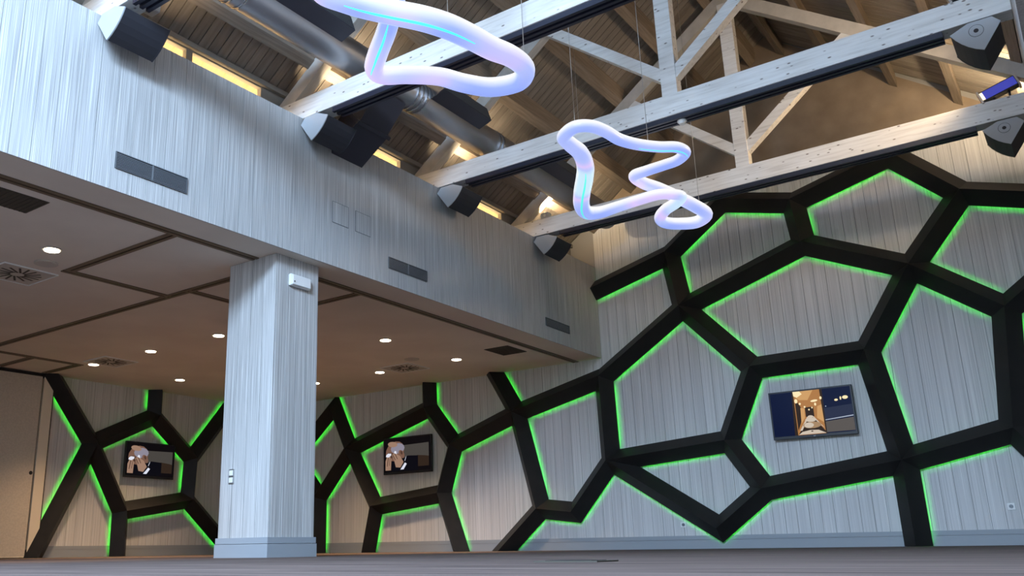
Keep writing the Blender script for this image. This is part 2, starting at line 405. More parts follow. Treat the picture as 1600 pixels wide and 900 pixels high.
def lattice(root, nodes, bars, to3, clips, lightdir, over):
    """triangular bars mitred where they meet; clip lines cut those that run into floor, ceiling or corner"""
    nb = {k: [] for k in nodes}
    for b in bars:
        p, q = b.split('-'); nb[p].append(q); nb[q].append(p)
    V2 = {k: Vector(v) for k, v in nodes.items()}
    perp = lambda d: Vector((-d.y, d.x))
    def corners(n, o):
        d = (V2[o] - V2[n]).normalized(); ang = math.atan2(d.y, d.x)
        others = [q for q in nb[n] if q != o]
        if not others: return V2[n] + perp(d) * HW, V2[n] - perp(d) * HW
        def ccw(q):
            e = (V2[q] - V2[n]).normalized(); return (math.atan2(e.y, e.x) - ang) % (2 * math.pi), e
        L = min((ccw(q) for q in others), key=lambda t: t[0]); Rr = max((ccw(q) for q in others), key=lambda t: t[0])
        def off(th, e, sg):
            s = math.sin(th)
            if abs(s) < 0.08: return V2[n] + perp(d) * HW * sg
            return V2[n] + (d + e) * (HW / s) * sg
        return off(L[0], L[1], 1), V2[n] - (d + Rr[1]) * (HW / math.sin(Rr[0])) if abs(math.sin(Rr[0])) >= 0.08 else V2[n] - perp(d) * HW
    def cut(a, b, axis, val):
        t = (val - a[axis]) / (b[axis] - a[axis]); return a + (b - a) * t
    for bn in bars:
        p, q = bn.split('-')
        pl, pr = corners(p, q); ql_, qr_ = corners(q, p)
        ql, qr = qr_, ql_            # left/right seen along p->q
        A, B = V2[p].copy(), V2[q].copy()
        ends = {}
        for (n, cl) in ((q, clips.get(q)),):
            if cl:
                ax, val = cl
                B = cut(A, B, ax, val); d = (V2[q] - V2[p]); ql = cut(pl, pl + d, ax, val); qr = cut(pr, pr + d, ax, val)
        ridge_h, base_h = GAP + RIDGE, GAP
        P3 = lambda v, h: to3(v.x, v.y, h)
        V = [P3(pl, base_h), P3(A, ridge_h), P3(pr, base_h), P3(A, base_h), P3(ql, base_h), P3(B, ridge_h), P3(qr, base_h), P3(B, base_h)]
        F = [(0, 1, 5, 4), (1, 2, 6, 5), (2, 3, 7, 6), (3, 0, 4, 7), (0, 3, 2, 1), (4, 5, 6, 7)]
        o = mesh('bar', V, F, M['bar'], root)
        # LED tape on the back of the bar, near the edge that faces out of the cell
        d = (B - A).normalized(); n = perp(d)
        sides = over.get(bn)
        if sides is None: sides = [1 if n.dot(Vector(lightdir)) > 0 else -1]
        for s in sides:
            e0, e1 = (pl, ql) if s > 0 else (pr, qr)
            ed = e1 - e0; Ln = ed.length
            if Ln < 0.25: continue
            ed /= Ln
            # a thin lip along the edge keeps the glow to a band on the wall
            k0, k1 = e0 - n * s * 0.005, e1 - n * s * 0.005
            mesh('edge_lip', [P3(k0, 0.041), P3(k1, 0.041), P3(e1, 0.041), P3(e0, 0.041), P3(k0, base_h), P3(k1, base_h), P3(e1, base_h), P3(e0, base_h)], BF, M['bar'], o)
            i0 = e0 + ed * 0.05 - n * s * 0.046; i1 = e1 - ed * 0.05 - n * s * 0.046
            j0 = i0 + n * s * 0.016; j1 = i1 + n * s * 0.016
            VV = [P3(i0, base_h - 0.004), P3(i1, base_h - 0.004), P3(j1, base_h - 0.004), P3(j0, base_h - 0.004),
                  P3(i0, base_h - 0.001), P3(i1, base_h - 0.001), P3(j1, base_h - 0.001), P3(j0, base_h - 0.001)]
            mesh('led_tape', VV, BF, M['green'], o)
Lm = empty('wall_lattice', (-6.0, D - 0.1, 0), 'large dark lattice of faceted bars with green glow on the long back wall', 'wall lattice', 'lit wall lattices')
lattice(Lm, MAIN, MBARS, lambda u, v, h: (u, D - h, v),
        {'K2': (0, RW - 0.005), 'N2': (0, RW - 0.005), 'O2': (1, 0.003), 'fasc': (0, FX + 0.003), 'fP': (1, 0.003), 'fU1': (1, 0.003), 'cW': (1, H - 0.003), 'cY': (1, H - 0.003), 'fCC': (1, 0.003), 'fZ': (1, 0.003), 'fDD': (1, 0.003), 'Q2': (0, LX + 0.27)},
        (0.75, -0.66), {'G-K': [1 if (Vector((-0.777, -0.761))).x > 0 else -1], 'B-C': [1, -1], 'J-N': [-1, 1]})
Ll = empty('wall_lattice', (LX + 0.1, 10.4, 0), 'smaller dark lattice of faceted bars with green glow beside the folding partition', 'wall lattice', 'lit wall lattices')
lattice(Ll, LEFT, LBARS, lambda u, v, h: (LX + h, u, v),
        {'ca': (1, H - 0.003), 'cb': (1, H - 0.003), 'fa': (1, 0.003), 'fc': (1, 0.003), 'dr': (1, H - 0.003), 'er': (1, 0.003)}, (-0.75, -0.66), {})

# ------------------------------------------------------------------ roof trusses
TL = ['nearest roof truss, its whitewashed tie beam crossing the top left corner above the first speaker',
      'whitewashed roof truss whose tie beam passes behind the nearer glowing tube',
      'whitewashed roof truss with king post and struts, passing behind the farther glowing tube',
      'farthest whitewashed roof truss, closest to the lattice wall']
for i, y in enumerate(CH):
    t = empty('roof_truss', (RX, y + 0.1, FT), TL[i], 'roof truss', 'roof trusses')
    box('tie_beam', (CX + 0.02, y, FT + 0.005), (RW - 0.004, y + 0.20, 4.91), M['beam'], t, 0.006)
    tr = box('lighting_track', (-5.93, y + 0.015, FT - 0.02), (-0.50, y + 0.185, FT + 0.004), M['track'], t)
    for s in (0.015, 0.085, 0.15):
        box('track_rail', (-5.93, y + s, FT - 0.05), (-0.50, y + s + 0.035, FT - 0.02), M['track'], tr)
    box('king_post', (RX - 0.09, y + 0.02, 4.91), (RX + 0.09, y + 0.17, 7.42), M['beam'], t, 0.005)
    for s in (-1, 1):
        a = (RX + s * 0.05, 5.16); b = (RX + s * 1.50, 6.36); n = Vector((-(b[1] - a[1]), b[0] - a[0])).normalized() * 0.065
        prism('strut', [(a[0] - n.x, a[1] - n.y), (b[0] - n.x, b[1] - n.y), (b[0] + n.x, b[1] + n.y), (a[0] + n.x, a[1] + n.y)], 'y', y + 0.035, y + 0.155, M['beam'], t)
        xe = -6.93 if s < 0 else -6.36
        X = (lambda x: x) if s < 0 else (lambda x: 2 * RX - x)
        prism('rafter', [(X(xe), zr(xe)), (RX, zr(RX)), (RX, zr(RX, -0.21)), (X(xe + 0.02), max(zr(xe + 0.02, -0.21), 4.6))], 'y', y + 0.03, y + 0.16, M['rafter'], t)

for k, x in enumerate((-6.28, -5.55, -4.81, -4.06, -3.36)):
    for s in (-1, 1):
        X = x if s < 0 else 2 * RX - x
        w = 0.05
        P = [(X - w, zr(X - w) + (0 if k else -0.02)), (X + w, zr(X + w) + (0 if k else -0.02)), (X + w, zr(X + w, 0.238)), (X - w, zr(X - w, 0.238))]
        nm = ['first', 'second', 'third', 'fourth', 'fifth'][k]
        o = prism('purlin', P, 'y', -0.25, D - 0.002, M['purlin'])
        tag(o, 'brown purlin under the roof planks, %s up from the eave on the %s slope' % (nm, 'duct-side' if s < 0 else 'floodlight-side'), 'purlin', 'roof purlins')

# ------------------------------------------------------------------ ventilation duct
du = empty('ventilation_duct', (-5.72, 8.0, 5.0), 'round grey metal ventilation duct running under the roof slope over the windows', 'duct')
DX, DZ, DR = -5.72, 5.20, 0.19
cyl('duct_pipe', (DX, 0.0, DZ), (DX, 12.55, DZ), DR, M['duct'], du, 48)
cyl('end_cap', (DX, 12.55, DZ), (DX, 12.62, DZ), DR, M['duct'], du, 48, r1=0.12)
for y in (4.62, 4.74, 6.62, 7.30, 7.38, 7.46, 9.05, 9.13, 9.55, 11.55):
    cyl('duct_collar', (DX, y - 0.012, DZ), (DX, y + 0.012, DZ), DR + 0.009, M['ring'], du, 48)
for y in (4.95, 7.52, 10.02):
    a = math.radians(18)
    def rotp(px, pz): return (DX + px * math.cos(a) - pz * math.sin(a), DZ + px * math.sin(a) + pz * math.cos(a))
    P = [rotp(0.155, -0.10), rotp(0.36, -0.10), rotp(0.36, 0.10), rotp(0.155, 0.10)]
    b = prism('outlet_box', P, 'y', y, y + 1.02, M['ductdark'], du)
    prism('end_plate', [rotp(0.15, -0.105), rotp(0.365, -0.105), rotp(0.365, 0.105), rotp(0.15, 0.105)], 'y', y - 0.012, y, M['ring'], b)
    for q in range(9):
        zc = -0.08 + 0.02 * q
        prism('grille_slat', [rotp(0.36, zc - 0.004), rotp(0.368, zc - 0.006), rotp(0.368, zc + 0.002), rotp(0.36, zc + 0.004)], 'y', y + 0.02, y + 1.0, M['vent'], b)
# branch that drops to the upper wall
bd = du
prism('branch_lower_section', [(FX + 0.004, 4.40), (FX + 0.004, 4.72), (-6.13, 4.88), (-5.96, 4.66)], 'y', 6.70, 7.22, M['ductdark'], bd)
prism('branch_upper_section', [(-6.12, 4.89), (-5.95, 4.67), (-5.66, 4.99), (-5.82, 5.15)], 'y', 6.72, 7.20, M['ductdark'], bd)
prism('branch_flange', [(-6.155, 4.87), (-5.945, 4.63), (-5.915, 4.66), (-6.125, 4.90)], 'y', 6.68, 7.24, M['ductdark'], bd)

# ------------------------------------------------------------------ loudspeakers
def speaker(side, y, label):
    # profile across the hall: flat back, shoulders, bulged grille
    rel = [(0.017, 4.545), (0.075, 4.612), (0.26, 4.612), (0.41, 4.545)]
    a, b = Vector((0.41, 4.545)), Vector((0.177, 4.318)); nrm = Vector((0.70, -0.715))
    arc = [a + (b - a) * t + nrm * 0.028 * 4 * t * (1 - t) for t in (0.2, 0.4, 0.6, 0.8)]
    rel = rel + [(v.x, v.y) for v in arc] + [(0.177, 4.318)]
    fx = (lambda r: FX + 0.002 + r) if side < 0 else (lambda r: -0.028 - r)
    P = [(fx(r), z) for r, z in rel]
    t = empty('loudspeaker', (fx(0.2), y, 4.318), label, 'speaker', 'wedge speakers under the tie beams')
    prism('cabinet', P, 'y', y + 0.012, y + 0.458, M['spk'], t)
    cp = prism('end_cap', [(fx(0.2 + (r - 0.2) * 1.02), 4.48 + (z - 4.48) * 1.02) for r, z in rel], 'y', y, y + 0.012, M['spkcap'], t)
    prism('end_cap', [(fx(0.2 + (r - 0.2) * 1.02), 4.48 + (z - 4.48) * 1.02) for r, z in rel], 'y', y + 0.458, y + 0.47, M['spk'], t)
    if side > 0:
        cx, cz = fx(0.208), 4.520
        for r, m, dy in ((0.060, M['spk'], 0.0012), (0.056, M['spkcap'], 0.0024), (0.020, M['black'], 0.004)):
            cyl('mounting_plate' if r > 0.03 else 'socket_hole', (cx, y, cz), (cx, y - dy, cz), r, m, cp, 28)
    else:
        g = fx(0.36); mesh('badge', [(fx(0.300), y + 0.43, 4.425), (fx(0.345), y + 0.43, 4.470), (fx(0.345), y + 0.436, 4.470), (fx(0.300), y + 0.436, 4.425)], [(0, 1, 2, 3)], M['white'], t)
    box('bracket', (fx(0.14), y + 0.17, 4.612), (fx(0.22), y + 0.26, FT + 0.005), M['black'], t)
SL = ['wedge loudspeaker on the pale wall, nearest one at the top left', 'wedge loudspeaker on the pale wall beside the dark branch duct',
      'wedge loudspeaker on the pale wall, third from the left, right of the access panels', 'wedge loudspeaker on the pale wall, farthest one, next to the lattice corner']
for i, y in enumerate(CH): speaker(-1, y - 0.05, SL[i])
speaker(1, CH[2] - 0.06, 'wedge loudspeaker with round plate on its cap, upper of the two at the right edge')
speaker(1, CH[3] - 0.06, 'wedge loudspeaker with round plate on its cap, below the blue floodlight')

# ------------------------------------------------------------------ warm uplights on the tie beams
for i, y in enumerate(CH):
    for s in (-1, 1):
        x = -6.17 if s < 0 else -0.16
        yy = (y + 0.02) if (i == 3 and s < 0) else y + 0.30
        zz = 4.912 if (i == 3 and s < 0) else 4.80
        lab = 'small grey uplight on the %s end of the %s tie beam' % ('wall-side' if s < 0 else 'floodlight-side', ['nearest', 'second', 'third', 'farthest'][i])
        u = empty('uplight', (x, yy, zz), lab, 'uplight', 'uplights on the tie beams')
        box('housing', (x - 0.065, yy, zz), (x + 0.065, yy + 0.12, zz + 0.10), M['spkcap'], u, 0.012)
        cyl('lens', (x, yy + 0.06, zz + 0.10), (x, yy + 0.06, zz + 0.108), 0.045, M['warmlens'], u, 20)
        cyl('front_knob', (x + 0.01, yy - 0.004, zz + 0.05), (x + 0.01, yy, zz + 0.05), 0.022, M['white'], u, 16)
        box('bracket', (x - 0.012, y + 0.20 if yy > y + 0.2 else y + 0.14, zz + (0.0 if yy > y + 0.2 else -0.002)), (x + 0.012, yy + 0.002 if yy > y + 0.2 else y + 0.17, zz + 0.03), M['black'], u)
        area_light('uplight_beam', (x, yy + 0.06, zz + 0.13), (math.radians(180 - (40 if i == 3 else 12)), 0, 0), 0.09, 0.09, (30 if i == 3 else 8), WARM, u, 'DISK', math.radians(120))
# added light outside the clerestory, standing for sun bounce on the eave
ev = empty('sun_bounce_light', (-6.98, 6.2, 4.2), 'added warm light standing for sun bounce on the eave boards outside the clerestory windows', 'lamp')
box('bounce_light_body', (-7.01, 0.5, 4.20), (-6.95, 12.8, 4.25), M['winframe'], ev)
area_light('sun_bounce_beam', (-6.98, 6.6, 4.27), (math.radians(180), 0, 0), 0.05, 12.0, 230, (1.0, 0.74, 0.40), ev)

# ------------------------------------------------------------------ glowing tube sculptures
S2 = [(-3.898, 7.636, 4.2, 0.071), (-3.709, 7.517, 4.2, 0.066), (-3.567, 7.601, 4.2, 0.064), (-3.502, 7.81, 4.2, 0.066), (-3.473, 8.069, 4.2, 0.066), (-3.376, 8.302, 4.2, 0.061), (-3.223, 8.508, 4.2, 0.06), (-3.076, 8.638, 4.2, 0.062), (-3.048, 8.822, 4.2, 0.062), (-3.191, 8.966, 4.2, 0.06), (-3.371, 9.019, 4.21, 0.061), (-3.604, 9.087, 4.23, 0.062), (-3.802, 9.177, 4.25, 0.067), (-3.835, 9.501, 4.28, 0.073), (-3.777, 9.837, 4.3, 0.077), (-3.706, 10.251, 4.3, 0.081), (-3.629, 10.625, 4.28, 0.087), (-3.566, 10.87, 4.22, 0.088), (-3.705, 10.889, 4.15, 0.08), (-3.859, 10.678, 4.1, 0.074), (-3.967, 10.465, 4.08, 0.078), (-3.929, 10.197, 4.06, 0.077), (-3.759, 9.957, 4.05, 0.07), (-3.556, 9.791, 4.04, 0.069), (-3.431, 9.633, 4.04, 0.063), (-3.528, 9.531, 4.06, 0.063), (-3.691, 9.549, 4.1, 0.064), (-3.993, 9.66, 4.14, 0.066), (-4.308, 9.77, 4.17, 0.07), (-4.593, 9.874, 4.2, 0.078), (-4.726, 9.777, 4.2, 0.092), (-4.667, 9.508, 4.2, 0.103), (-4.468, 9.133, 4.2, 0.104), (-4.242, 8.764, 4.2, 0.104), (-4.067, 8.444, 4.2, 0.101), (-3.952, 8.105, 4.2, 0.089), (-3.933, 7.825, 4.2, 0.08)]
S1 = [(-4.09, 4.413, 4.2, 0.081), (-4.016, 4.576, 4.2, 0.082), (-3.899, 4.772, 4.2, 0.087), (-3.753, 5.003, 4.2, 0.091), (-3.658, 5.226, 4.2, 0.092), (-3.601, 5.469, 4.2, 0.094), (-3.559, 5.725, 4.2, 0.09), (-3.494, 5.958, 4.2, 0.081), (-3.511, 6.203, 4.2, 0.076), (-3.675, 6.361, 4.2, 0.078), (-3.927, 6.289, 4.2, 0.082), (-4.083, 6.068, 4.2, 0.078), (-4.195, 5.822, 4.2, 0.069), (-4.426, 5.643, 4.22, 0.069), (-4.621, 5.559, 4.25, 0.077), (-4.65, 5.457, 4.28, 0.08), (-4.534, 5.364, 4.34, 0.079), (-4.345, 5.25, 4.42, 0.077), (-4.196, 5.136, 4.46, 0.076), (-4.023, 4.988, 4.48, 0.074), (-3.903, 4.698, 4.45, 0.071), (-3.98, 4.383, 4.38, 0.068), (-4.146, 4.2, 4.28, 0.074), (-4.162, 4.272, 4.22, 0.081)]
def catmull(P, sub):
    out = []; n = len(P)
    for i in range(n):
        a, b, c_, d = (Vector(P[(i + k - 1) % n]) for k in range(4))
        for j in range(sub):
            t = j / sub
            out.append(0.5 * ((2 * b) + (c_ - a) * t + (2 * a - 5 * b + 4 * c_ - d) * t * t + (3 * b - a - 3 * c_ + d) * t ** 3))
    return out
def smooth_r(P):
    for _ in range(2):
        n = len(P); P = [tuple(p[:3]) + ((P[i - 1][3] + 2 * p[3] + P[(i + 1) % n][3]) / 4,) for i, p in enumerate(P)]
    return P
def sculpture(pts, label, hang, lines, fat=1.0):
    pts = [(a, b, c_, q * fat) for a, b, c_, q in smooth_r(pts)]; C4 = catmull([Vector(p) for p in pts], 6); n = len(C4); seg = 20
    cx = sum(p[0] for p in C4) / n; cy = sum(p[1] for p in C4) / n
    t = empty('glowing_tube', (cx, cy, 4.0), label, 'lamp', 'hanging glowing tube lamps')
    V, F, fr = [], [], []
    for i, p in enumerate(C4):
        q = C4[(i + 1) % n]; o = C4[i - 1]
        d = Vector((q[0] - o[0], q[1] - o[1], q[2] - o[2])).normalized()
        u = Vector((0, 0, 1)); u = (u - d * u.dot(d)).normalized(); w = d.cross(u)
        fr.append((Vector(p[:3]), u, w, p[3]))
        for k in range(seg):
            a = 2 * math.pi * k / seg
            V.append(Vector(p[:3]) + (u * math.cos(a) + w * math.sin(a)) * p[3])
    for i in range(n):
        for k in range(seg):
            F.append((i * seg + k, i * seg + (k + 1) % seg, ((i + 1) % n) * seg + (k + 1) % seg, ((i + 1) % n) * seg + k))
    mesh('tube', V, F, M['tube'], t, smooth=True)
    for (i0, i1, ang) in lines:        # LED reflections drawn as thin emitting cyan strips on the tube's skin
        VV, FF = [], []
        rng = [(i % n) for i in range(i0 * 6, i1 * 6 + 1)]
        for j, i in enumerate(rng):
            p, u, w, r = fr[i]
            hw = 0.085 * math.sin(math.pi * (j + 0.6) / (len(rng) + 0.2)) + 0.03
            for dd in (-hw, 0, hw):
                a = ang + dd
                VV.append(p + (u * math.cos(a) + w * math.sin(a)) * (r + 0.0015))
        for j in range(len(rng) - 1):
            for k in (0, 1): FF.append((j * 3 + k, j * 3 + k + 1, j * 3 + 4 + k, j * 3 + 3 + k))
        mesh('led_reflection', VV, FF, M['cyan'], t)
    for (x, y, z) in hang:
        cyl('hanging_wire', (x, y, z), (x, y, zr(x, 0.23)), 0.0035, M['wire'], t, 6)
sculpture(S1, 'glowing white tube lamp bent into a loop, nearer one at the top edge', [(-3.66, 5.23, 4.29), (-4.60, 5.54, 4.33), (-3.51, 6.2, 4.27)], [(0, 5, math.radians(150)), (15, 18, math.radians(165))], 1.15)
sculpture(S2, 'glowing white tube lamp bent into a zigzag loop, farther one before the lattice wall', [(-3.71, 7.53, 4.26), (-3.30, 8.42, 4.25), (-3.60, 10.75, 4.33), (-4.70, 9.65, 4.29)], [(30, 34, math.radians(178)), (5, 8, math.radians(160))])

# ------------------------------------------------------------------ televisions
def pic_mats():
    cs = {'bg': (0.004, 0.003, 0.004), 'wall': (0.065, 0.058, 0.052), 'suit': (0.003, 0.003, 0.006), 'skin': (0.19, 0.10, 0.07), 'skin2': (0.33, 0.20, 0.14), 'hair': (0.26, 0.24, 0.30),
          'tissue': (0.75, 0.76, 0.85), 'cuff': (0.72, 0.74, 0.86), 'shade': (0.08, 0.04, 0.028), 'navy': (0.003, 0.007, 0.035), 'navy2': (0.02, 0.027, 0.06), 'amber': (0.42, 0.19, 0.06), 'amber2': (0.62, 0.34, 0.13),
          'glow': (1.0, 0.82, 0.48), 'carpet': (0.62, 0.53, 0.43), 'carpet2': (0.38, 0.24, 0.13), 'dark': (0.03, 0.018, 0.012), 'grey': (0.10, 0.088, 0.08), 'line': (0.35, 0.40, 0.50)}
    return {k: mat('screen_' + k, (0.004, 0.004, 0.004), 0.15, spec=0.06, emit=v, estr=1.0) for k, v in cs.items()}
PM = pic_mats()
def ell(cx, cy, rx, ry, rot=0, n=14):
    r = math.radians(rot)
    return [(cx + rx * math.cos(t) * math.cos(r) - ry * math.sin(t) * math.sin(r), cy + rx * math.cos(t) * math.sin(r) + ry * math.sin(t) * math.cos(r)) for t in (2 * math.pi * i / n for i in range(n))]
MAN = [('bg', [(0, 0), (1, 0), (1, 1), (0, 1)]), ('wall', [(0.42, 0.40), (0.97, 0.38), (0.97, 0.80), (0.42, 0.78)]),
       ('dark', [(0.72, 0.12), (0.97, 0.12), (0.97, 0.40), (0.9, 0.42), (0.72, 0.45)]),
       ('suit', [(0.16, 0.02), (0.74, 0.02), (0.74, 0.44), (0.52, 0.46), (0.44, 0.40), (0.30, 0.30), (0.16, 0.40)]),
       ('skin', ell(0.24, 0.62, 0.20, 0.30, -12)), ('hair', ell(0.30, 0.70, 0.15, 0.16, -25)), ('skin2', ell(0.19, 0.83, 0.11, 0.08, -20)),
       ('shade', ell(0.13, 0.50, 0.09, 0.09)), ('skin', ell(0.385, 0.52, 0.06, 0.13, 15)), ('shade', ell(0.385, 0.56, 0.022, 0.06, 10)),
       ('skin2', [(0.03, 0.06), (0.15, 0.06), (0.16, 0.38), (0.13, 0.48), (0.06, 0.46), (0.03, 0.34)]),
       ('shade', [(0.06, 0.18), (0.075, 0.18), (0.10, 0.44), (0.085, 0.45)]), ('shade', [(0.11, 0.2), (0.12, 0.2), (0.135, 0.42), (0.125, 0.43)]),
       ('skin2', [(0.26, 0.14), (0.36, 0.12), (0.43, 0.28), (0.36, 0.46), (0.24, 0.57), (0.17, 0.52), (0.22, 0.36)]),
       ('shade', [(0.24, 0.36), (0.26, 0.35), (0.20, 0.52), (0.185, 0.51)]), ('shade', [(0.29, 0.38), (0.305, 0.38), (0.25, 0.55), (0.235, 0.54)]),
       ('tissue', [(0.04, 0.47), (0.10, 0.45), (0.155, 0.50), (0.16, 0.56), (0.09, 0.57), (0.05, 0.53)]), ('tissue', [(0.22, 0.57), (0.28, 0.53), (0.27, 0.62), (0.235, 0.63)]),
       ('cuff', [(0.36, 0.06), (0.43, 0.06), (0.50, 0.22), (0.46, 0.26)]), ('cuff', [(0.46, 0.30), (0.485, 0.40), (0.49, 0.46), (0.455, 0.32)])]
HALL = [('navy', [(0, 0), (1, 0), (1, 1), (0, 1)]), ('dark', [(0.26, 0.0), (0.36, 0.0), (0.32, 1), (0.28, 1)]), ('amber', [(0.30, 0.0), (0.66, 0.0), (0.66, 1.0), (0.30, 1.0)]), ('amber2', [(0.30, 1.0), (0.55, 1.0), (0.47, 0.78), (0.36, 0.8), (0.32, 0.88)]),
        ('glow', [(0.295, 1.0), (0.38, 1.0), (0.41, 0.93), (0.34, 0.86), (0.30, 0.9)]), ('dark', [(0.31, 0.10), (0.36, 0.3), (0.38, 0.62), (0.33, 0.78), (0.31, 0.72)]), ('amber2', [(0.36, 0.26), (0.41, 0.38), (0.42, 0.60), (0.37, 0.62)]),
        ('dark', [(0.425, 0.40), (0.53, 0.40), (0.53, 0.62), (0.425, 0.62)]), ('amber2', [(0.56, 0.36), (0.645, 0.24), (0.645, 0.66), (0.58, 0.62)]), ('dark', [(0.645, 0.0), (0.665, 0.0), (0.66, 1), (0.63, 1)]),
        ('dark', [(0.31, 0.02), (0.47, 0.42), (0.50, 0.42), (0.66, 0.02)]), ('carpet', [(0.33, 0.10), (0.44, 0.40), (0.46, 0.40), (0.40, 0.22), (0.36, 0.10)]), ('carpet', [(0.64, 0.12), (0.52, 0.40), (0.505, 0.40), (0.58, 0.22)]),
        ('carpet', ell(0.48, 0.40, 0.035, 0.03)), ('carpet', ell(0.48, 0.33, 0.07, 0.05)), ('carpet2', ell(0.49, 0.21, 0.115, 0.075)), ('carpet', ell(0.45, 0.21, 0.06, 0.06)),
        ('carpet', [(0.31, 0.01), (0.36, 0.07), (0.46, 0.10), (0.56, 0.09), (0.65, 0.01)]), ('dark', ell(0.48, 0.07, 0.015, 0.012)),
        ('glow', ell(0.325, 0.78, 0.02, 0.05)), ('glow', ell(0.37, 0.71, 0.014, 0.025)), ('glow', ell(0.425, 0.63, 0.012, 0.022)), ('glow', ell(0.55, 0.75, 0.045, 0.025, 12)), ('glow', ell(0.56, 0.67, 0.013, 0.035)), ('glow', ell(0.475, 0.56, 0.01, 0.02)), ('glow', ell(0.515, 0.6, 0.009, 0.02)), ('glow', ell(0.635, 0.8, 0.014, 0.035)),
        ('navy2', [(0.66, 0.30), (1, 0.36), (1, 0.60), (0.66, 0.56)]), ('grey', [(0.66, 0.02), (1, 0.02), (1, 0.31), (0.66, 0.26)]), ('line', [(0.66, 0.285), (1, 0.335), (1, 0.36), (0.66, 0.305)]),
        ('glow', ell(0.93, 0.76, 0.035, 0.04)), ('glow', ell(0.875, 0.75, 0.01, 0.04)), ('glow', ell(0.82, 0.72, 0.022, 0.025)), ('line', ell(0.685, 0.6, 0.008, 0.014))]
def television(axis, w0, w1, z0, z1, face, pic, label, logo=False):
    """axis 'x': on the back wall; axis 'y': on the left wall; face = front plane"""
    if axis == 'x':
        P = lambda u, v, d: (u, face - d, v); wall = D
        t = empty('television', ((w0 + w1) / 2, face, z0), label, 'television', 'wall televisions')
        box('case', (w0, face, z0), (w1, face + 0.05, z1), M['black'], t, 0.004)
        box('wall_mount', (w0 + 0.35, face + 0.05, z0 + 0.2), (w1 - 0.35, D - 0.001, z1 - 0.2), M['black'], t)
    else:
        P = lambda u, v, d: (face + d, u, v)
        t = empty('television', (face, (w0 + w1) / 2, z0), label, 'television', 'wall televisions')
        box('case', (face, w0, z0), (face - 0.04, w1, z1), M['black'], t, 0.004)
        box('wall_mount', (face - 0.04, w0 + 0.35, z0 + 0.2), (LX + 0.001, w1 - 0.35, z1 - 0.2), M['black'], t)
    b = 0.022; a0, a1, c0, c1 = w0 + b, w1 - b, z0 + b + 0.018, z1 - b
    V, F, mats, mi = [], [], [], []
    for k, (mn, poly) in enumerate(pic):
        st = len(V)
        for (u, v) in poly:
            u = min(max(u, 0), 1); v = min(max(v, 0), 1)
            V.append(P(a0 + (a1 - a0) * u, c0 + (c1 - c0) * v, 0.0015 + 0.00025 * k))
        idx = list(range(st, len(V)))
        F.append(tuple(idx))
        if mn not in mats: mats.append(mn)
        mi.append(mats.index(mn))
    o = mesh('screen_picture', V, F, [PM[q] for q in mats], t)
    o.data.polygons.foreach_set('material_index', mi)
    if logo:
        cu = bpy.data.curves.new('maker_mark', 'FONT'); cu.body = 'LG'; cu.size = 0.022; cu.align_x = 'CENTER'
        tmp = bpy.data.objects.new('tmp', cu); COL.objects.link(tmp); bpy.context.view_layer.update()
        me = bpy.data.meshes.new_from_object(tmp); bpy.data.objects.remove(tmp, do_unlink=True)
        me.materials.clear(); me.materials.append(M['white'])
        lo = bpy.data.objects.new('maker_mark', me); COL.objects.link(lo); lo.parent = t
        lo.rotation_euler = (math.pi / 2, 0, 0); lo.location = (0, -0.002, 0.011)
    return t
television('x', -3.72, -2.60, 1.485, 2.165, 13.19, HALL, 'television showing a lit hotel corridor, on the right of the long lattice wall', True)
television('x', -11.01, -9.86, 1.425, 2.115, 13.19, MAN, 'television showing a man covering his face, just right of the column')
television('y', 9.70, 10.80, 1.400, 2.060, -14.28, MAN, 'television showing a man covering his face, left of the column near the partition')

# ------------------------------------------------------------------ ceiling fittings
DL = [(-8.19, 4.51, 'nearest one at the left edge beside a round ceiling speaker'), (-9.84, 8.08, 'touching the left edge of the column'), (-11.44, 8.08, 'second one left of the column'), (-12.98, 8.08, 'beside the left air diffuser near the partition'),
      (-13.05, 9.88, 'above the television left of the column'), (-8.21, 9.89, 'nearest one right of the column'), (-8.22, 11.74, 'rightmost one before the dark square grille'), (-9.88, 11.74, 'beside the air diffuser right of the column'), (-11.46, 11.74, 'half hidden behind the right edge of the column')]
for x, y, lb in DL:
    t = empty('downlight', (x, y, H - 0.02), 'round lit ceiling downlight, ' + lb, 'downlight', 'ceiling downlights')
    cyl('rim', (x, y, H - 0.012), (x, y, H - 0.0005), 0.095, M['whiteceil'], t, 28)
    cyl('glowing_disc', (x, y, H - 0.018), (x, y, H - 0.012), 0.078, M['lamp'], t, 28)
    d = bpy.data.lights.new('downlight_beam', 'SPOT'); d.energy = 400; d.color = (1.0, 0.67, 0.39); d.spot_size = math.radians(92); d.spot_blend = 1.0; d.shadow_soft_size = 0.07
    o = bpy.data.objects.new('downlight_beam', d); COL.objects.link(o); o.parent = t; o.location = (0, 0, -0.02)
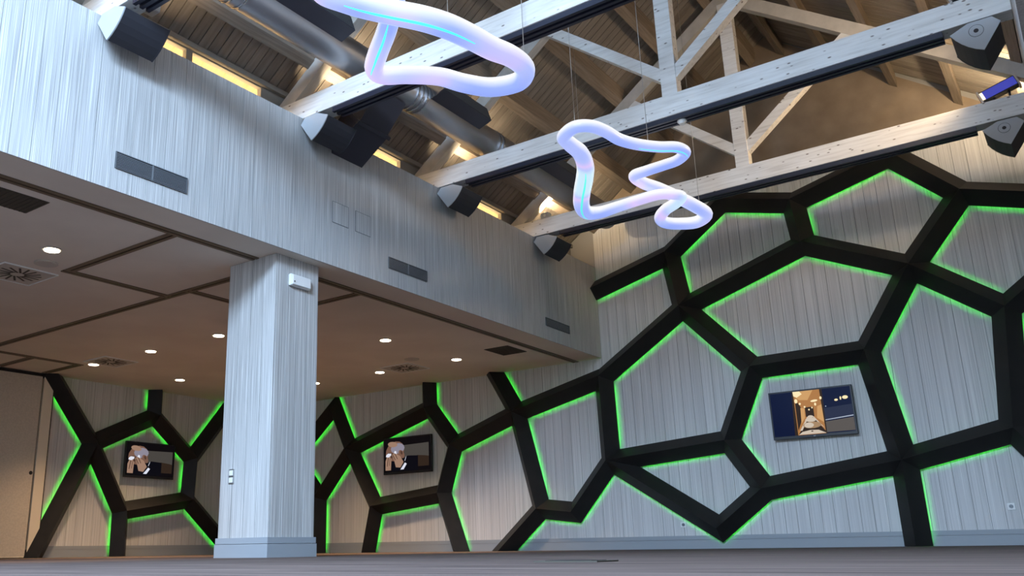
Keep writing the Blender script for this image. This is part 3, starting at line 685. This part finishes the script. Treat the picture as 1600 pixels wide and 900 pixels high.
def diffuser(x, y, lb):
    t = empty('air_diffuser', (x, y, H - 0.015), 'square swirl air diffuser in the low ceiling, ' + lb, 'air diffuser', 'ceiling air diffusers')
    h = 0.30
    box('plate', (x - h, y - h, H - 0.008), (x + h, y + h, H - 0.0005), M['whiteceil'], t)
    boxes('rim', [((x - h - 0.012, y - h - 0.012, H - 0.014), (x + h + 0.012, y - h, H - 0.0005)), ((x - h - 0.012, y + h, H - 0.014), (x + h + 0.012, y + h + 0.012, H - 0.0005)),
                  ((x - h - 0.012, y - h, H - 0.014), (x - h, y + h, H - 0.0005)), ((x + h, y - h, H - 0.014), (x + h + 0.012, y + h, H - 0.0005))], M['white'], t)
    for k in range(16):
        a = 2 * math.pi * k / 16; u = Vector((math.cos(a), math.sin(a))); w = Vector((-u.y, u.x)) * 0.012
        p, q = Vector((x, y)) + u * 0.07 + w * 2, Vector((x, y)) + u * 0.25
        prism('swirl_slot', [tuple(p - w), tuple(q - w), tuple(q + w), tuple(p + w)], 'z', H - 0.0105, H - 0.008, M['grilledark'], t)
diffuser(-9.25, 4.72, 'at the left edge of the picture')
diffuser(-12.6, 8.15, 'left of the column')
diffuser(-9.32, 11.75, 'right of the column')
def cgrille(x0, x1, y0, y1, lb):
    t = empty('ceiling_grille', ((x0 + x1) / 2, (y0 + y1) / 2, H - 0.012), 'dark square return grille in the low ceiling, ' + lb, 'grille', 'dark ceiling grilles')
    box('grille_back', (x0, y0, H - 0.006), (x1, y1, H - 0.0005), M['grilledark'], t)
    n = 12
    for k in range(n):
        y = y0 + (k + 0.5) * (y1 - y0) / n
        box('grille_slat', (x0 + 0.01, y - 0.006, H - 0.012), (x1 - 0.01, y + 0.006, H - 0.006), M['grilledark'], t)
cgrille(-7.44, -7.04, 3.25, 3.81, 'cut by the left edge of the picture')
cgrille(-7.47, -7.03, 11.43, 12.01, 'near the long lattice wall')
for x, y, lb in ((-8.66, 4.72, 'beside the leftmost downlight'), (-8.785, 11.26, 'above the right air diffuser')):
    t = empty('ceiling_speaker', (x, y, H - 0.01), 'round flush ceiling speaker, ' + lb, 'ceiling speaker', 'round ceiling speakers')
    cyl('rim', (x, y, H - 0.010), (x, y, H - 0.0005), 0.125, M['whiteceil'], t, 32)
    cyl('mesh_cover', (x, y, H - 0.013), (x, y, H - 0.010), 0.105, M['whiteceil'], t, 32)

# ------------------------------------------------------------------ fittings on the upper wall and the column
def wvent(y0, y1, z0, z1, lb):
    t = empty('wall_vent', (FX, (y0 + y1) / 2, z0), lb, 'vent', 'slatted vents in the pale upper wall')
    box('vent_back', (FX + 0.0005, y0, z0), (FX + 0.004, y1, z1), M['slit'], t)
    boxes('vent_frame', [((FX + 0.0005, y0, z0), (FX + 0.014, y1, z0 + 0.008)), ((FX + 0.0005, y0, z1 - 0.008), (FX + 0.014, y1, z1)), ((FX + 0.0005, y0, z0 + 0.008), (FX + 0.014, y0 + 0.008, z1 - 0.008)), ((FX + 0.0005, y1 - 0.008, z0 + 0.008), (FX + 0.014, y1, z1 - 0.008))], M['vent'], t)
    ym = (y0 + y1) / 2
    box('centre_bar', (FX + 0.004, ym - 0.007, z0 + 0.008), (FX + 0.014, ym + 0.007, z1 - 0.008), M['ventslat'], t)
    n = 9
    for k in range(n):
        z = z0 + 0.012 + (k + 0.5) * (z1 - z0 - 0.024) / n
        box('vent_slat', (FX + 0.004, y0 + 0.008, z - 0.0032), (FX + 0.012, y1 - 0.008, z + 0.0032), M['ventslat'], t)
wvent(3.985, 4.75, 3.275, 3.43, 'slatted grey vent in the pale upper wall, largest one at the left')
wvent(7.71, 8.465, 3.28, 3.42, 'slatted grey vent in the pale upper wall, middle one right of the column')
wvent(11.45, 12.195, 3.285, 3.415, 'slatted grey vent in the pale upper wall, small far one near the lattice')
for y0, y1, lb in ((6.73, 7.0, 'left one of the pair of flush access panels in the pale upper wall'), (7.115, 7.385, 'right one of the pair of flush access panels in the pale upper wall')):
    z0, z1 = 3.575, 3.83
    t = empty('access_panel', (FX, (y0 + y1) / 2, z0), lb, 'access panel', 'flush access panels')
    box('panel_door', (FX + 0.0005, y0 + 0.006, z0 + 0.006), (FX + 0.004, y1 - 0.006, z1 - 0.006), M['panel'], t)
    boxes('shadow_gap', [((FX + 0.0003, y0, z0), (FX + 0.0025, y1, z0 + 0.006)), ((FX + 0.0003, y0, z1 - 0.006), (FX + 0.0025, y1, z1)), ((FX + 0.0003, y0, z0 + 0.006), (FX + 0.0025, y0 + 0.006, z1 - 0.006)), ((FX + 0.0003, y1 - 0.006, z0 + 0.006), (FX + 0.0025, y1, z1 - 0.006))], M['vent'], t)
t = empty('emergency_light', (-6.50, 6.385, 2.75), 'white emergency light box high on the column', 'emergency light')
box('housing', (-6.5095, 6.235, 2.755), (-6.465, 6.535, 2.885), M['white'], t, 0.012)
box('diffuser', (-6.465, 6.25, 2.765), (-6.452, 6.52, 2.875), M['white'], t, 0.006)
cyl('indicator', (-6.452, 6.275, 2.80), (-6.449, 6.275, 2.80), 0.008, M['black'], t, 12)
t = empty('light_switch', (-7.07, 6.06, 0.72), 'two-gang white switch in a metal plate low on the column', 'light switch')
box('plate', (-7.108, 6.052, 0.718), (-7.028, 6.0595, 0.868), M['chrome'], t, 0.003)
for z in (0.732, 0.803): box('rocker', (-7.095, 6.046, z), (-7.041, 6.052, z + 0.052), M['white'], t, 0.002)
def socket(x, z, lb):
    t = empty('wall_socket', (x, D, z - 0.04), lb, 'socket', 'white wall sockets')
    box('cover', (x - 0.042, D - 0.010, z - 0.042), (x + 0.042, D - 0.0005, z + 0.042), M['white'], t, 0.003)
    cyl('socket_well', (x, D - 0.012, z), (x, D - 0.010, z), 0.024, M['ventslat'], t, 20)
    for s in (-1, 1): cyl('contact_hole', (x + s * 0.009, D - 0.0128, z), (x + s * 0.009, D - 0.012, z), 0.004, M['slit'], t, 8)
socket(-5.21, 0.352, 'white wall socket below the pointed lattice cell')
socket(-1.02, 0.46, 'white wall socket at the right edge of the picture')

# ------------------------------------------------------------------ folding partition on the left wall
dd = empty('door_1', (LX, 7.1, 0), kind='structure')
for k in range(2):
    y1 = 7.965 - k * 1.22; y0 = y1 - 1.20
    p = box('door_panel', (LX + 0.001, y0, 0.035), (LX + 0.075, y1, H - 0.06), M['door'], dd)
    if k == 0: cyl('finger_hole', (LX + 0.075, 7.925, 1.375), (LX + 0.0765, 7.925, 1.375), 0.032, M['slit'], p, 18)
    box('bottom_seal', (LX + 0.001, y0, 0.012), (LX + 0.078, y1, 0.033), M['cream'], p)
box('door_post', (LX + 0.001, 7.995, 0.02), (LX + 0.085, 8.175, H - 0.05), M['cream'], dd)
box('door_head', (LX + 0.001, 5.5, H - 0.045), (LX + 0.09, 8.205, H - 0.013), M['slit'], dd)
box('door_gap', (LX + 0.001, 8.178, 0.0), (LX + 0.06, 8.206, H - 0.046), M['slit'], dd)

# ------------------------------------------------------------------ small things up on the tie beams
t = empty('smoke_detector', (-3.06, 8.86, 4.55), 'small white smoke detector under the track right of the farther tube', 'smoke detector')
cyl('base', (-3.06, 8.86, 4.585), (-3.06, 8.86, 4.602), 0.052, M['white'], t, 24)
cyl('cap', (-3.06, 8.86, 4.558), (-3.06, 8.86, 4.585), 0.032, M['white'], t, 24, r1=0.046)
def floodlight(yb, label, aim, power, cone):
    t = empty('floodlight', (-0.22, yb - 0.04, 4.91), label, 'floodlight', 'linear floodlights')
    ua = Vector((0.958, 0, 0.286)); ub = Vector((-0.286, 0, 0.958)); ctr = Vector((-0.215, yb - 0.02, 5.022))
    def slab2(nm, u0, u1, v0, v1, y0, y1, m, par):
        V = [ctr + ua * u + ub * v + Vector((0, y, 0)) for y in (y0, y1) for (u, v) in ((u0, v0), (u1, v0), (u1, v1), (u0, v1))]
        return mesh(nm, V, BF, m, par)
    slab2('housing', -0.185, 0.185, -0.062, 0.062, 0.0, 0.10, M['black'], t)
    slab2('end_plate', -0.205, -0.185, -0.078, 0.078, -0.02, 0.11, M['chrome'], t); slab2('end_plate', 0.185, 0.205, -0.078, 0.078, -0.02, 0.11, M['chrome'], t)
    slab2('lamp_glass', -0.155, 0.18, -0.050, 0.050, -0.008, 0.0, M['blueglass'], t)
    slab2('lamp_end', -0.183, -0.155, -0.045, 0.045, -0.010, 0.0, M['warmlens'], t)
    for x in (-0.27, -0.12): cyl('foot', (x, yb + 0.03, 4.911), (x, yb + 0.03, 4.99), 0.012, M['black'], t, 10)
    d = bpy.data.lights.new('floodlight_beam', 'SPOT'); d.energy = power; d.color = (1.0, 0.72, 0.44); d.spot_size = math.radians(cone); d.spot_blend = 0.6; d.shadow_soft_size = 0.18
    o = bpy.data.objects.new('floodlight_beam', d); COL.objects.link(o); o.parent = t
    p = Vector((-0.46, yb + (0.02 if aim[1] < 12 else 0.12), 5.03)); o.location = p - t.location
    o.rotation_euler = (Vector(aim) - p).to_track_quat('-Z', 'Y').to_euler()
floodlight(CH[3], 'blue-glass linear floodlight standing on the farthest tie beam', (-6.35, 8.8, 4.4), 130, 95)
floodlight(CH[2], 'blue-glass linear floodlight on the third tie beam, just above the top edge of the picture', (-3.4, 13.29, 5.9), 200, 75)
t = empty('floor_box', (-1.87, 3.52, 0), 'thin dark floor box lid set in the floor', 'floor box')
box('lid', (-2.02, 3.42, 0.0005), (-1.72, 3.62, 0.006), M['grilledark'], t)
box('lid_recess', (-1.98, 3.45, 0.006), (-1.76, 3.59, 0.0075), M['slit'], t)
